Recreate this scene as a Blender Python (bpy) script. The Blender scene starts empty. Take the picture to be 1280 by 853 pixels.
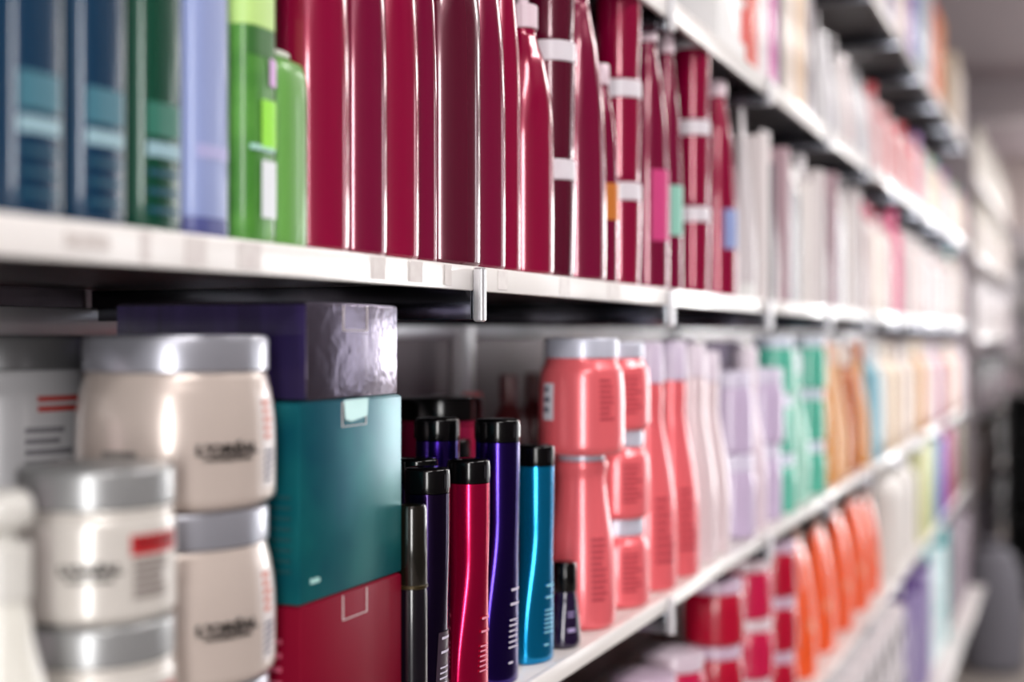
import bpy, bmesh, math, random
from mathutils import Vector, Matrix
random.seed(7)
C = bpy.context.scene.collection
S = bpy.context.scene
PI = math.pi
R = math.radians

# ---------------------------------------------------------------- camera
F = 1700.0                       # focal length in pixels of a 1280 px wide frame
VPX, HY = 1350.0, 420.0          # where the aisle vanishes, height of the eye line
EYE = 1.35
TH = math.atan((VPX - 640) / F)  # angle between the lens axis and the aisle
cT, sT = math.cos(TH), math.sin(TH)
cam = bpy.data.cameras.new('camera'); co = bpy.data.objects.new('camera', cam); C.objects.link(co)
co.location = (0, 0, EYE)
co.rotation_euler = Vector((cT, sT, 0)).to_track_quat('-Z', 'Y').to_euler()
cam.sensor_width = 36; cam.lens = F / 1280 * 36
cam.shift_y = -(426.5 - HY) / 1280
cam.clip_start = 0.02
cam.dof.use_dof = True; cam.dof.focus_distance = 0.96; cam.dof.aperture_fstop = 2.75
S.camera = co

# ---------------------------------------------------------------- light
S.view_settings.view_transform = 'Standard'; S.view_settings.look = 'None'
S.view_settings.gamma = 1; S.view_settings.use_curve_mapping = False
S.view_settings.exposure = 0.65
S.cycles.use_denoising = True
S.cycles.max_bounces = 8
W = bpy.data.worlds.new('World'); S.world = W; W.use_nodes = True
W.node_tree.nodes['Background'].inputs[0].default_value = (.80, .84, .92, 1)
W.node_tree.nodes['Background'].inputs[1].default_value = 0.6

def area(name, loc, tgt, sx, sy, power, col=(1, 1, 1)):
    l = bpy.data.lights.new(name, 'AREA'); l.shape = 'RECTANGLE'; l.size = sx; l.size_y = sy
    l.energy = power; l.color = col
    o = bpy.data.objects.new(name, l); C.objects.link(o); o.location = loc
    o.rotation_euler = (Vector(tgt) - Vector(loc)).to_track_quat('-Z', 'Y').to_euler()
    return o
# unseen area lights added for the upright bottle highlights: behind the camera, two
# across the aisle, one at the far end; fluorescent ceiling lights over the aisle
area('daylight_behind', (-2.75, -1.28, EYE + .05), (-1, -1.28 + .88, EYE + .05), .42, 2.0, 52, (1, .985, .97))
area('daylight_across', (4.62, -1.93, EYE + .0), (4.62, 0, EYE + .0), .7, 2.0, 11, (.97, .98, 1))
area('daylight_across_far', (7.3, -1.93, EYE + .0), (7.3, 0, EYE + .0), 1.2, 2.0, 4, (.97, .98, 1))
area('daylight_far_end', (10.5, -1.05, EYE + .05), (0, -1.05, EYE + .05), 1.6, 2.1, 95, (1, .99, .98))
LAMPX = (-.6, 1.6, 3.8, 6.0, 8.2)
for lx in LAMPX:
    area('ceiling_lamp_light', (lx, -.75, 2.575), (lx, -.75, 0), 1.3, .28, 15, (1, .97, .95))

# ---------------------------------------------------------------- materials
def lin(h):
    h = h.lstrip('#'); v = [int(h[i:i + 2], 16) / 255 for i in (0, 2, 4)]
    return tuple((x / 12.92 if x <= .04045 else ((x + .055) / 1.055) ** 2.4) for x in v) + (1,)
MATS = {}
def mat(name, col, rough=.35, metal=0., coat=0., trans=0., bump=0., bscale=200, col2=None, cscale=6, emit=0., stretch=(1, 1, 1), spec=.5):
    if name in MATS: return MATS[name]
    m = bpy.data.materials.new(name); m.use_nodes = True
    nt = m.node_tree; b = nt.nodes['Principled BSDF']
    b.inputs['Base Color'].default_value = lin(col)
    b.inputs['Metallic'].default_value = metal
    b.inputs['Coat Weight'].default_value = coat; b.inputs['Coat Roughness'].default_value = .08
    b.inputs['Transmission Weight'].default_value = trans
    b.inputs['Specular IOR Level'].default_value = spec
    if emit: b.inputs['Emission Color'].default_value = lin(col); b.inputs['Emission Strength'].default_value = emit
    tc = nt.nodes.new('ShaderNodeTexCoord'); mp = nt.nodes.new('ShaderNodeMapping')
    nt.links.new(tc.outputs['Object'], mp.inputs['Vector']); mp.inputs['Scale'].default_value = stretch
    n = nt.nodes.new('ShaderNodeTexNoise'); n.inputs['Scale'].default_value = bscale
    nt.links.new(mp.outputs[0], n.inputs['Vector'])
    mr = nt.nodes.new('ShaderNodeMapRange'); mr.inputs['To Min'].default_value = rough * .96; mr.inputs['To Max'].default_value = rough * 1.04
    nt.links.new(n.outputs['Fac'], mr.inputs['Value']); nt.links.new(mr.outputs[0], b.inputs['Roughness'])
    if bump:
        bp = nt.nodes.new('ShaderNodeBump'); bp.inputs['Strength'].default_value = bump; bp.inputs['Distance'].default_value = .001
        nt.links.new(n.outputs['Fac'], bp.inputs['Height']); nt.links.new(bp.outputs[0], b.inputs['Normal'])
    if col2:
        n2 = nt.nodes.new('ShaderNodeTexNoise'); n2.inputs['Scale'].default_value = cscale; n2.inputs['Detail'].default_value = 3
        nt.links.new(mp.outputs[0], n2.inputs['Vector'])
        rp = nt.nodes.new('ShaderNodeValToRGB'); rp.color_ramp.elements[0].position = .38; rp.color_ramp.elements[1].position = .62
        rp.color_ramp.elements[0].color = lin(col); rp.color_ramp.elements[1].color = lin(col2)
        nt.links.new(n2.outputs['Fac'], rp.inputs[0]); nt.links.new(rp.outputs[0], b.inputs['Base Color'])
    MATS[name] = m
    return m
def plastic(col, rough=.3, coat=.3): return mat('plastic_' + col, col, rough, 0, coat)
def satin(col, rough=.3, metal=.55): return mat('satin_' + col, col, rough, metal, .35)
def ink(col): return mat('ink_' + col, col, .5)
M_WHITE = mat('shelf_enamel', '#e6e0de', .38, 0, .2, bump=.05, bscale=40, col2='#d2cac8', cscale=9, stretch=(1, 1, 1))
M_STRIP = mat('price_strip', '#ece8e6', .3, 0, .3, bump=.04, bscale=120)
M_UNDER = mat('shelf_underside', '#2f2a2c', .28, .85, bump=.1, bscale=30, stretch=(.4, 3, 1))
M_CHROME = mat('bracket_chrome', '#6c6e76', .15, 1., bump=.08, bscale=60)
M_CHROMELT = mat('bracket_tab_metal', '#dcdce0', .3, .6, .3)
M_BACK = mat('shelf_back_metal', '#6a5e62', .3, .7, bump=.12, bscale=5)
M_BLACK = mat('black_gloss', '#040405', .16, 0, 0, spec=.35)

# ---------------------------------------------------------------- helpers
def link(o, parent=None):
    C.objects.link(o)
    if parent is not None: o.parent = parent
    return o
def mesh_obj(name, bm, m, parent=None, smooth=40):
    me = bpy.data.meshes.new(name); bmesh.ops.recalc_face_normals(bm, faces=bm.faces[:]); bm.to_mesh(me); bm.free()
    for mm in (m if isinstance(m, (list, tuple)) else [m]): me.materials.append(mm)
    if smooth:
        for p in me.polygons: p.use_smooth = True
        me.set_sharp_from_angle(angle=R(smooth))
    return link(bpy.data.objects.new(name, me), parent)
def empty(name, parent=None):
    o = bpy.data.objects.new(name, None); o.empty_display_size = .02
    return link(o, parent)
def tag(o, label, cat, group=None, kind=None):
    o['label'] = label; o['category'] = cat
    if group: o['group'] = group
    elif 'group' in o.keys(): del o['group']
    if kind: o['kind'] = kind
    return o
def struct(o): o['kind'] = 'structure'; return o
def add_box(bm, x0, x1, y0, y1, z0, z1, bev=0, seg=2):
    r = bmesh.ops.create_cube(bm, size=1); vs = r['verts']
    bmesh.ops.scale(bm, vec=(x1 - x0, y1 - y0, z1 - z0), verts=vs)
    bmesh.ops.translate(bm, vec=((x0 + x1) / 2, (y0 + y1) / 2, (z0 + z1) / 2), verts=vs)
    if bev:
        es = list({e for v in vs for e in v.link_edges})
        bmesh.ops.bevel(bm, geom=es, offset=bev, segments=seg, profile=.5, affect='EDGES')
def box(name, x0, x1, y0, y1, z0, z1, m, parent=None, bev=0, seg=2):
    bm = bmesh.new(); add_box(bm, x0, x1, y0, y1, z0, z1, bev, seg)
    return mesh_obj(name, bm, m, parent)
def interp(prof, z):
    if z <= prof[0][0]: return prof[0][1:]
    for p, q in zip(prof, prof[1:]):
        if z <= q[0]:
            t = (z - p[0]) / max(1e-9, q[0] - p[0]); return tuple(a + (b - a) * t for a, b in zip(p[1:], q[1:]))
    return prof[-1][1:]
def smooth(prof, n=5):
    """Catmull-Rom through (z, a, b) control points."""
    P = [tuple(p) if len(p) == 3 else (p[0], p[1], p[1]) for p in prof]; out = []
    for i in range(len(P) - 1):
        p0 = P[max(0, i - 1)]; p1 = P[i]; p2 = P[i + 1]; p3 = P[min(len(P) - 1, i + 2)]
        for k in range(n):
            t = k / n
            v = [.5 * ((2 * b) + (-a + c) * t + (2 * a - 5 * b + 4 * c - d) * t * t + (-a + 3 * b - 3 * c + d) * t ** 3) for a, b, c, d in zip(p0, p1, p2, p3)]
            v[0] = p1[0] + (p2[0] - p1[0]) * t
            out.append(tuple(v))
    out.append(P[-1]); return out
def sect(a, b, th, e=1.0):
    c, s = math.cos(th), math.sin(th)
    return (a * math.copysign(abs(c) ** e, c), b * math.copysign(abs(s) ** e, s))
def loft_bm(bm, prof, seg=36, e=1.0, ribs=0, rib=0.):
    rings = []
    for p in prof:
        z, a, b = p if len(p) == 3 else (p[0], p[1], p[1])
        ring = []
        for k in range(seg):
            th = 2 * PI * k / seg; q = 1 + (rib if ribs and k % 2 else 0)
            x, y = sect(a * q, b * q, th, e); ring.append(bm.verts.new((x, y, z)))
        rings.append(ring)
    for r0, r1 in zip(rings, rings[1:]):
        for k in range(seg): bm.faces.new((r0[k], r0[(k + 1) % seg], r1[(k + 1) % seg], r1[k]))
    bm.faces.new(rings[0][::-1]); bm.faces.new(rings[-1])
def loft(name, prof, m, parent=None, seg=36, e=1.0, ribs=0, rib=0., ang=40):
    bm = bmesh.new(); loft_bm(bm, prof, seg, e, ribs, rib)
    return mesh_obj(name, bm, m, parent, ang)
def disc_prof(z0, z1, r, bev=.001, b=None):
    b = b or r
    return [(z0, r - bev, b - bev), (z0 + bev, r, b), (z1 - bev, r, b), (z1, r - bev, b - bev)]
def patch(name, prof, a0, a1, z0, z1, m, parent, e=1.0, off=.0004, na=10, nz=4):
    """a label lying on a lofted surface; angles in degrees"""
    bm = bmesh.new(); g = []
    for j in range(nz + 1):
        z = z0 + (z1 - z0) * j / nz; a, b = interp(prof, z); row = []
        for i in range(na + 1):
            x, y = sect(a + off, b + off, R(a0 + (a1 - a0) * i / na), e); row.append(bm.verts.new((x, y, z)))
        g.append(row)
    for j in range(nz):
        for i in range(na): bm.faces.new((g[j][i], g[j][i + 1], g[j + 1][i + 1], g[j + 1][i]))
    return mesh_obj(name, bm, m, parent, 60)
def bars(name, prof, a0, a1, z0, z1, m, parent, n=5, e=1.0, fill=.55, seed=1, vertical=False, off=.0006, ragged=.5):
    """lines of small print (too small to read) on a lofted surface, one mesh"""
    rnd = random.Random(seed); bm = bmesh.new()
    for k in range(n):
        if vertical:
            u0 = a0 + (a1 - a0) * k / n; u1 = u0 + (a1 - a0) / n * rnd.uniform(.3, .7); w0, w1 = z0, z1
        else:
            w1 = z1 - (z1 - z0) * k / n; w0 = w1 - (z1 - z0) / n * fill
            u0 = a0; u1 = a0 + (a1 - a0) * rnd.uniform(1 - ragged, 1)
        g = []
        for w in (w0, w1):
            a, b = interp(prof, w); g.append([bm.verts.new((*sect(a + off, b + off, R(u0 + (u1 - u0) * i / 6), e), w)) for i in range(7)])
        for i in range(6): bm.faces.new((g[0][i], g[0][i + 1], g[1][i + 1], g[1][i]))
    return mesh_obj(name, bm, m, parent, 60)
def text_on(name, s, size, prof, ang, z, m, parent, xs=1.0, off=.0007, bold=.0):
    """lettering wrapped on a round surface"""
    cu = bpy.data.curves.new(name, 'FONT'); cu.body = s; cu.size = size; cu.align_x = 'CENTER'; cu.align_y = 'CENTER'; cu.offset = bold
    cu.resolution_u = 3
    t = bpy.data.objects.new(name, cu); C.objects.link(t)
    bpy.context.view_layer.update()
    me = bpy.data.meshes.new_from_object(t.evaluated_get(bpy.context.evaluated_depsgraph_get()))
    bpy.data.objects.remove(t)
    for v in me.vertices:
        zz = z + v.co.y; a, b = interp(prof, zz); th = R(ang) + v.co.x * xs / a
        v.co = (math.cos(th) * (a + off), math.sin(th) * (b + off), zz)
    me.materials.append(m)
    return link(bpy.data.objects.new(name, me), parent)

# position on the shelves: the distance along the aisle at which a column of the view meets a lateral distance y
def ax(px, y): return y / math.tan(TH + math.atan((640 - px) / F))
def az(x, y): return math.degrees(math.atan2(y, x))
def dep(x, y): return x * cT + y * sT

ORD = 'first second third fourth fifth sixth seventh eighth ninth tenth eleventh twelfth thirteenth fourteenth fifteenth sixteenth seventeenth eighteenth nineteenth twentieth'.split()
def ordw(k): return ORD[k] if k < 20 else '%d%s' % (k + 1, {1: 'st', 2: 'nd', 3: 'rd'}.get((k + 1) % 10, 'th'))
TPL = {}
def copy_tree(o, parent=None):
    c = o.copy(); C.objects.link(c)
    if parent is not None: c.parent = parent
    for ch in list(o.children): copy_tree(ch, c)
    return c
PLACED = []
def inst(key, build, x, y, z, label, cat, group=None, rz=0, sc=(1, 1, 1), r=None):
    if key in TPL: o = copy_tree(TPL[key])
    else: o = build(); TPL[key] = o
    o.location = (x, y, z); o.rotation_euler = (0, 0, R(rz)); o.scale = sc
    tag(o, label, cat, group)
    if r: PLACED.append((x, y, z, r, label))
    return o
# ================================================================ ROOM
zA, zB, zC, zD, zE, zF = (EYE + v for v in (.050, -.272, .357, .725, -.577, -.965))
X0, X1 = -.4, 5.55
YB = .74                                                     # back panel of the shelving
FRONT = .4
M_FLOOR = mat('floor_vinyl', '#8f8681', .35, 0, .2, col2='#9d948e', cscale=3)
M_CEIL = mat('ceiling_paint', '#a3969a', .8, bump=.05, bscale=30)
M_WALLD = mat('stone_grey_wall_paint', '#5a5254', .7, bump=.05, bscale=30)  # unseen walls darkened so reflections in the bottles stay deep
M_WALL = mat('wall_paint', '#cfc4bf', .7, bump=.05, bscale=30)
struct(box('floor', -3.1, 11, -2.1, 1.6, -.1, 0, M_FLOOR))
struct(box('ceiling', -3.1, 11, -2.1, 1.6, 2.65, 2.75, M_CEIL))
struct(box('wall_left', -3.1, 11, 1.5, 1.6, 0, 2.65, M_WALL))
struct(box('trim_beam', 7.3, 7.55, -2.0, 1.5, 2.45, 2.65, mat('beam_paint', '#b5aaae', .6)))
def wall_with_holes(name, along, plane, t, lo, hi, holes):
    bm = bmesh.new(); s = lo
    def put(a, b, z0, z1):
        if along == 'x': add_box(bm, a, b, plane - t, plane, z0, z1)
        else: add_box(bm, plane - t, plane, a, b, z0, z1)
    for (h0, h1, z0, z1) in holes:
        put(s, h0, 0, 2.65); put(h0, h1, 0, z0); put(h0, h1, z1, 2.65); s = h1
    put(s, hi, 0, 2.65)
    return struct(mesh_obj(name, bm, M_WALL if name == 'wall_far' else M_WALLD))
wall_with_holes('wall_right', 'x', -2.0, .1, -3, 10.6, [(4.2, 5.05, .3, 2.4), (6.6, 8.0, .3, 2.4)])
wall_with_holes('wall_behind', 'y', -3.0, .1, -2.0, 1.5, [(-1.75, -.8, .3, 2.4)])
def window(n, x0, x1, y0, y1):  # frames and panes invented around the added area lights
    m = mat('window_frame_paint', '#dddad8', .4); g = mat('window_glass', '#ffffff', .02, 0, 0, 1.)
    r = struct(empty('window_%d' % n)); z0, z1, w = .3, 2.4, .05
    bm = bmesh.new()
    if x1 - x0 > y1 - y0:
        for a, b, c, d in ((x0, x1, z0, z0 + w), (x0, x1, z1 - w, z1), (x0, x0 + w, z0, z1), (x1 - w, x1, z0, z1)): add_box(bm, a, b, y0, y1, c, d, .004)
    else:
        for a, b, c, d in ((y0, y1, z0, z0 + w), (y0, y1, z1 - w, z1), (y0, y0 + w, z0, z1), (y1 - w, y1, z0, z1)): add_box(bm, x0, x1, a, b, c, d, .004)
    mesh_obj('window_frame', bm, m, r)
    ym, xm = (y0 + y1) / 2, (x0 + x1) / 2
    if x1 - x0 > y1 - y0: box('window_pane', x0 + w, x1 - w, ym - .003, ym + .003, z0 + w, z1 - w, g, r)
    else: box('window_pane', xm - .003, xm + .003, y0 + w, y1 - w, z0 + w, z1 - w, g, r)
wall_with_holes('wall_far', 'y', 10.7, .1, -2.0, 1.5, [(-1.9, -.2, .3, 2.4)])
window(4, 10.62, 10.68, -1.9, -.2)
window(1, 4.2, 5.05, -2.08, -2.02); window(2, 6.6, 8.0, -2.08, -2.02); window(3, -3.08, -3.02, -1.75, -.8)
for i, lx in enumerate(LAMPX):
    r = empty('ceiling_light'); r.location = (lx, -.75, 2.65)
    box('housing', -.7, .7, -.18, .18, -.05, 0, mat('lamp_housing', '#dddddd', .4), r, .006)
    box('diffuser', -.66, .66, -.14, .14, -.058, -.05, mat('lamp_diffuser', '#fff8f0', .5, emit=3), r, .003)
    tag(r, 'long fluorescent ceiling light mounted over the shop aisle', 'ceiling light', 'ceiling lights over the aisle')

# ================================================================ SHELVING
unit = empty('shelving_unit'); tag(unit, 'white metal gondola shelving unit running along the aisle full of hair products', 'shelving')
box('back_panel', X0, X1, YB, YB + .02, .06, 2.62, M_BACK, unit)
box('back_rail', X0, X1, YB - .012, YB - .0005, zA - .052, zA - .028, M_CHROMELT, unit, .002)
for k in range(7):
    bx_ = X0 + k * (X1 - X0) / 6
    bm = bmesh.new(); add_box(bm, bx_ - .015, bx_ + .015, YB - .02, YB, .0, 2.62, .002)
    for j in range(60):
        add_box(bm, bx_ - .003, bx_ + .003, YB - .0205, YB - .019, .1 + j * .04, .12 + j * .04)
    mesh_obj('upright', bm, M_CHROMELT, unit)
BR = [ax(590, FRONT)]
while BR[-1] < X1 - .3: BR.append(BR[-1] + .49)
BR = [BR[0] - .98, BR[0] - .49] + BR
TH_S = .018
for lv, z in (('A', zA), ('B', zB), ('C', zC), ('D', zD), ('E', zE), ('F', zF)):
    yf = FRONT - (.06 if lv == 'F' else 0)
    edges = [X0] + [BR[i] + .0 for i in (2, 4, 6, 8, 10) if i < len(BR)] + [X1]
    for a, b in zip(edges, edges[1:]):
        bd = box('shelf_board', a + .0008, b - .0008, yf + .003, YB, z - .003, z - .0004, M_WHITE, unit, .001)
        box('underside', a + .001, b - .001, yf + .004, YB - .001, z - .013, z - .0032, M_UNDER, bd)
        box('front_edge', a + .0008, b - .0008, yf - .002, yf + .004, z - (.024 if lv in 'CD' else .0155 if lv == 'B' else TH_S), z - .0002, M_STRIP, bd, .0012)
    if lv == 'F': continue
    for bx_ in BR:
        bm = bmesh.new(); add_box(bm, bx_ - .0035, bx_ + .0035, yf - .001, YB - .005, z - .0385, z - .0135, .0008)
        br = mesh_obj('bracket', bm, M_CHROME, unit)
        bm = bmesh.new()
        loft_bm(bm, disc_prof(z - .040, z - .0015, .0042, .0012, .004), 16, .45)
        t = mesh_obj('bracket_tab', bm, M_CHROMELT, br); t.location = (bx_, yf - .0062, 0)
# worn price labels and tape marks stuck on the edge of the upper shelf
M_TAG = mat('worn_label', '#d4cccb', .5, 0, .1, col2='#dcd6d4', cscale=120)
M_TAG2 = mat('grey_print', '#b9afab', .5, 0, 0, col2='#dcd6d4', cscale=300, stretch=(1, 1, 3))
for i, (p0, p1, m) in enumerate([(82, 136, M_TAG2), (176, 188, M_TAG), (232, 258, M_TAG), (298, 326, M_TAG), (465, 482, M_TAG), (512, 528, M_TAG), (556, 564, M_TAG), (622, 634, M_TAG), (700, 712, M_TAG), (760, 775, M_TAG)]):
    yl = FRONT - .0022
    o = box('price_label', ax(p0, yl), ax(p1, yl), yl - .0004, yl, zA - (.0125 if m is M_TAG2 else .0155), zA - (.0055 if m is M_TAG2 else .0015), m, unit)

# ================================================================ PRODUCT BUILDERS
def carton(w, d, h, m, tab=True, mtab=None, band=None):
    """a folded carton standing on its base, front towards -y"""
    r = empty('carton')
    bm = bmesh.new(); add_box(bm, -w / 2, w / 2, -d / 2, d / 2, 0, h, .0012, 2)
    mesh_obj('box_body', bm, m, r)
    lid = box('top_flap', -w / 2 + .0015, w / 2 - .0015, -d / 2 + .0015, d / 2 - .002, h - .0004, h + .0006, m, r, .0003)
    if tab:
        bm = bmesh.new()
        tw = min(.03, w * .3); y = -d / 2 - .0005
        for a, b, c, e in ((-tw / 2, tw / 2, h - .016, h - .0155), (-tw / 2, -tw / 2 + .0006, h - .0155, h - .001), (tw / 2 - .0006, tw / 2, h - .0155, h - .001)):
            add_box(bm, a, b, y, y + .0008, c, e)
        mesh_obj('tuck_tab', bm, mtab or M_CHROMELT, r)
    if band:
        for (z0, z1, c) in band:
            box('label_band', -w / 2 - .0003, w / 2 + .0003, -d / 2 - .0003, d / 2 + .0003, z0 * h, z1 * h, c, r, .0008)
    return r
def jar(rad, h, lid_h, body_m, lid_m, neck=.9, shoulder=.22, facets=None, name='jar', face=None):
    """round jar, wide shoulder, screw lid; local angle 'face' (deg) looks at the aisle"""
    r = empty(name)
    hb = h - lid_h
    prof = smooth([(0, rad * .88), (.002, rad * .95), (hb * .07, rad * .995), (hb * .15, rad), (hb * .5, rad), (hb * (1 - shoulder), rad * .985), (hb * (1 - shoulder * .45), rad * .95), (hb * .97, rad * neck * .985), (hb, rad * neck * .97)], 4)
    loft('body', prof, body_m, r, 48)
    lid = loft('lid', [(hb, rad * neck * .96), (hb + .0012, rad * neck), (h - .0025, rad * neck), (h - .0008, rad * neck * .985), (h, rad * neck * .95)], lid_m, r, 48)
    r['_p'] = 0; del r['_p']
    return r, prof
def pump_top(r, z, rc, m, head=True):
    loft('collar', disc_prof(z, z + .02, rc, .001), m, r, 40, ribs=1, rib=-.03, ang=25)
    if head:
        st = loft('pump_stem', disc_prof(z + .02, z + .045, rc * .38, .0005), m, r, 16)
        bm = bmesh.new(); loft_bm(bm, [(z + .045, rc * .5), (z + .047, rc * .62), (z + .056, rc * .62), (z + .058, rc * .5)], 20)
        a0 = bmesh.new()
        add_box(bm, -.004, .004, -.034, 0, z + .048, z + .056, .0018)
        mesh_obj('pump_head', bm, m, r)
        a0.free()
def round_bottle(rad, h, body_m, cap_m, pump=False, strait=.6, capr=.5, name='shampoo_bottle', cap_h=.02):
    r = empty(name); hs = h
    rn = rad * capr
    prof = smooth([(0, rad * .9), (.0025, rad * .985), (.008, rad), (hs * strait * .6, rad), (hs * strait, rad * .985), (hs * (strait + (1 - strait) * .35), rad * .9), (hs * (strait + (1 - strait) * .7), rad * .7), (hs * .96, rn * .95), (hs, rn * .86)], 5)
    loft('body', prof, body_m, r, 40)
    if pump: pump_top(r, hs, rn * .98, cap_m)
    else: loft('cap', [(hs, rn * .92), (hs + .001, rn), (hs + cap_h - .002, rn * .95), (hs + cap_h, rn * .85)], cap_m, r, 32)
    return r, prof
def waist_bottle(kind, body_m, big, print_m, panel_m=None):
    """slim metallic bottle: round black flip cap, waist, flattened base with a printed front"""
    h = .207 if big else .181; rc = .0176 if big else .0157
    r = empty('shampoo_bottle'); hb = h - (.018 if big else .0175)
    k = rc / .0176
    prof = [(0, .0215 * k, .0102 * k), (.0008, .0226 * k, .0114 * k), (.003, .0232 * k, .0119 * k)]
    for q in range(1, 41):
        z = .003 + (hb - .003) * q / 40; t = (z / hb)
        u = min(1, max(0, (t - .08) / .62)); u = u * u * (3 - 2 * u)
        dip = math.exp(-((t - .58) / .17) ** 2) * .0009 * k
        prof.append((z, .0232 * k + (rc - .0232 * k) * u - dip * 1.2, .0119 * k + (rc * .99 - .0119 * k) * u - dip))
    loft('body', prof, body_m, r, 56)
    cap = loft('cap', [(hb, rc * .93), (hb + .0006, rc * .99), (hb + .0014, rc), (h - .0022, rc), (h - .0012, rc * .985), (h - .0004, rc * .94), (h, rc * .86)], M_BLACK, r, 56)
    lp = patch('thumb_recess', [(0, rc, rc), (1, rc, rc)], 258, 292, hb + .004, h - .004, mat('recess_black', '#18181c', .25, 0, .3), cap)
    hinge = box('hinge_rim', -rc * .4, rc * .4, rc * .88, rc * 1.02, hb + .0015, h - .003, M_BLACK, cap, .0008)
    if panel_m: patch('panel', prof, 252, 322, .012, hb * .42, panel_m, r)
    zt = hb * .40
    bars('lettering', prof, 262, 298, zt * .95, zt, print_m, r, 1, off=.001, seed=3, ragged=.1)
    bars('lettering', prof, 262, 300, zt * .80, zt * .85, print_m, r, 1, off=.001, seed=5, ragged=.2)
    bars('lettering', prof, 262, 298, zt * .34, zt * .68, print_m, r, 6, fill=.32, off=.001, seed=8 + len(kind), ragged=.25)
    bars('lettering', prof, 262, 282, zt * .20, zt * .24, print_m, r, 1, off=.001, seed=9)
    return r
def cone_bottle(body_m, cap_m, h=.262, rad=.034, cap_h=.034, pr=None, capr=.0165):
    r = empty('conditioner_bottle'); hb = h - cap_h
    prof = smooth([(0, rad * .9), (.003, rad * .98), (.012, rad), (hb * .3, rad * .99), (hb * .48, rad * .9), (hb * .66, rad * .7), (hb * .82, rad * .53), (hb * .95, capr * .95), (hb, capr * .9)], 5)
    loft('body', prof, body_m, r, 36)
    loft('cap', [(hb, capr * .95), (hb + .001, capr), (h - .003, capr * .93), (h, capr * .8)], cap_m, r, 28)
    if pr: bars('lettering', prof, 215, 262, hb * .12, hb * .45, pr, r, 9, seed=4)
    return r
def tube(w, d, h, body_m, cap_m, cap_h=.022):
    """squeeze tube standing on its cap, crimped flat at the top"""
    r = empty('cream_tube')
    loft('cap', disc_prof(0, cap_h, w * .47, .001, d * .47), cap_m, r, 28)
    loft('body', smooth([(cap_h, w * .47, d * .47), (cap_h + .004, w * .5, d * .5), (h * .4, w * .5, d * .42), (h * .8, w * .51, d * .16), (h * .95, w * .52, .0012), (h, w * .52, .0010)], 4), body_m, r, 28)
    return r
def flat_bottle(w, d, h, body_m, cap_m, e=.55, cap_h=.025, labels=(), name='shampoo_bottle'):
    r = empty(name); hb = h - cap_h
    a, b = w / 2, d / 2
    prof = smooth([(0, a * .93, b * .95), (.002, a, b), (hb * .5, a, b), (hb * .9, a * .99, b * .99), (hb * .97, a * .9, b * .85), (hb, a * .6, b * .5)], 4)
    loft('body', prof, body_m, r, 44, e)
    loft('cap', disc_prof(hb, h, a * .62, .001, b * .5), cap_m, r, 28, .7)
    for (a0, a1, z0, z1, m) in labels: patch('label', prof, a0, a1, z0, z1, m, r, e, na=16)  # covers print and the painted pale corner highlight
    return r, prof
def plain_bottle(rad, h, body_m, cap_m, name='shampoo_bottle'):
    r = empty(name)
    loft('body', smooth([(0, rad * .93), (.003, rad), (h * .6, rad), (h * .75, rad * .93), (h * .84, rad * .5), (h * .86, rad * .45)], 3), body_m, r, 22)
    loft('cap', disc_prof(h * .86, h, rad * .52, .001), cap_m, r, 18)
    return r
def can(rad, h, body_m, cap_m):
    r = empty('hairspray_can')
    loft('body', smooth([(0, rad * .95), (.003, rad), (h * .78, rad), (h * .81, rad * .9), (h * .82, rad * .8)], 3), body_m, r, 22)
    loft('cap', [(h * .82, rad * .86), (h * .97, rad * .8), (h * .99, rad * .7), (h, rad * .5)], cap_m, r, 20)
    return r

# ================================================================ SHELF B, NEAR PART: jars, cartons, slim bottles
M_TAN = mat('tan_jar_pearl', '#c8bab2', .28, .25, .5)
M_TAN2 = mat('grey_white_jar_pearl', '#cfcac4', .3, .15, .5)
M_SLID = mat('silver_lid', '#a9aab4', .3, .6, .2)
M_SLID2 = mat('dull_silver_lid', '#9a9b9c', .33, .45, .2)
LOGO = ink('#2b2522')
def face(x, y, t): return 180 + az(x, y) + math.degrees(math.asin(t))
BYJ = .4485; BXJ = ax(221, BYJ)
def tan_jar():
    r, p = jar(.0525, .0905, .0195, M_TAN, M_SLID, .93, .3)
    a = face(BXJ, BYJ, .5)
    text_on('logo', "L'ORÉAL", .0072, p, a, .032, LOGO, r, 1.35, bold=.0005)
    text_on('logo', "PROFESSIONNEL", .0029, p, a, .0275, LOGO, r, 1.3, bold=.0002)
    patch('side_label', p, a + 26, a + 44, .010, .058, mat('side_label_paper', '#d9d2d2', .4), r, off=.0003)
    bars('side_lettering', p, a + 28, a + 42, .034, .056, ink('#c85a3a'), r, 5, seed=4)
    bars('side_lettering', p, a + 28, a + 42, .012, .030, ink('#4a4560'), r, 5, seed=6)
    patch('back_label', p, a - 74, a - 52, .012, .032, mat('grey_label', '#6e6866', .45), r, off=.0003)
    bars('back_lettering', p, a - 73, a - 54, .014, .031, ink('#8f8984'), r, 4, seed=9)
    return r
for k in range(3):
    inst('tan_jar', tan_jar, BXJ, BYJ, zB + k * .0909, ['bottom tan jar with silver lid in the tall tan stack', 'lower tan jar with silver lid, standing under the topmost tan jar', 'topmost large tan jar with silver lid beside the purple box'][k], 'jar', 'stack of tan jars', r=.0555, rz=0)
SYJ = .4265; SXJ = ax(121, SYJ)
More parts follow.
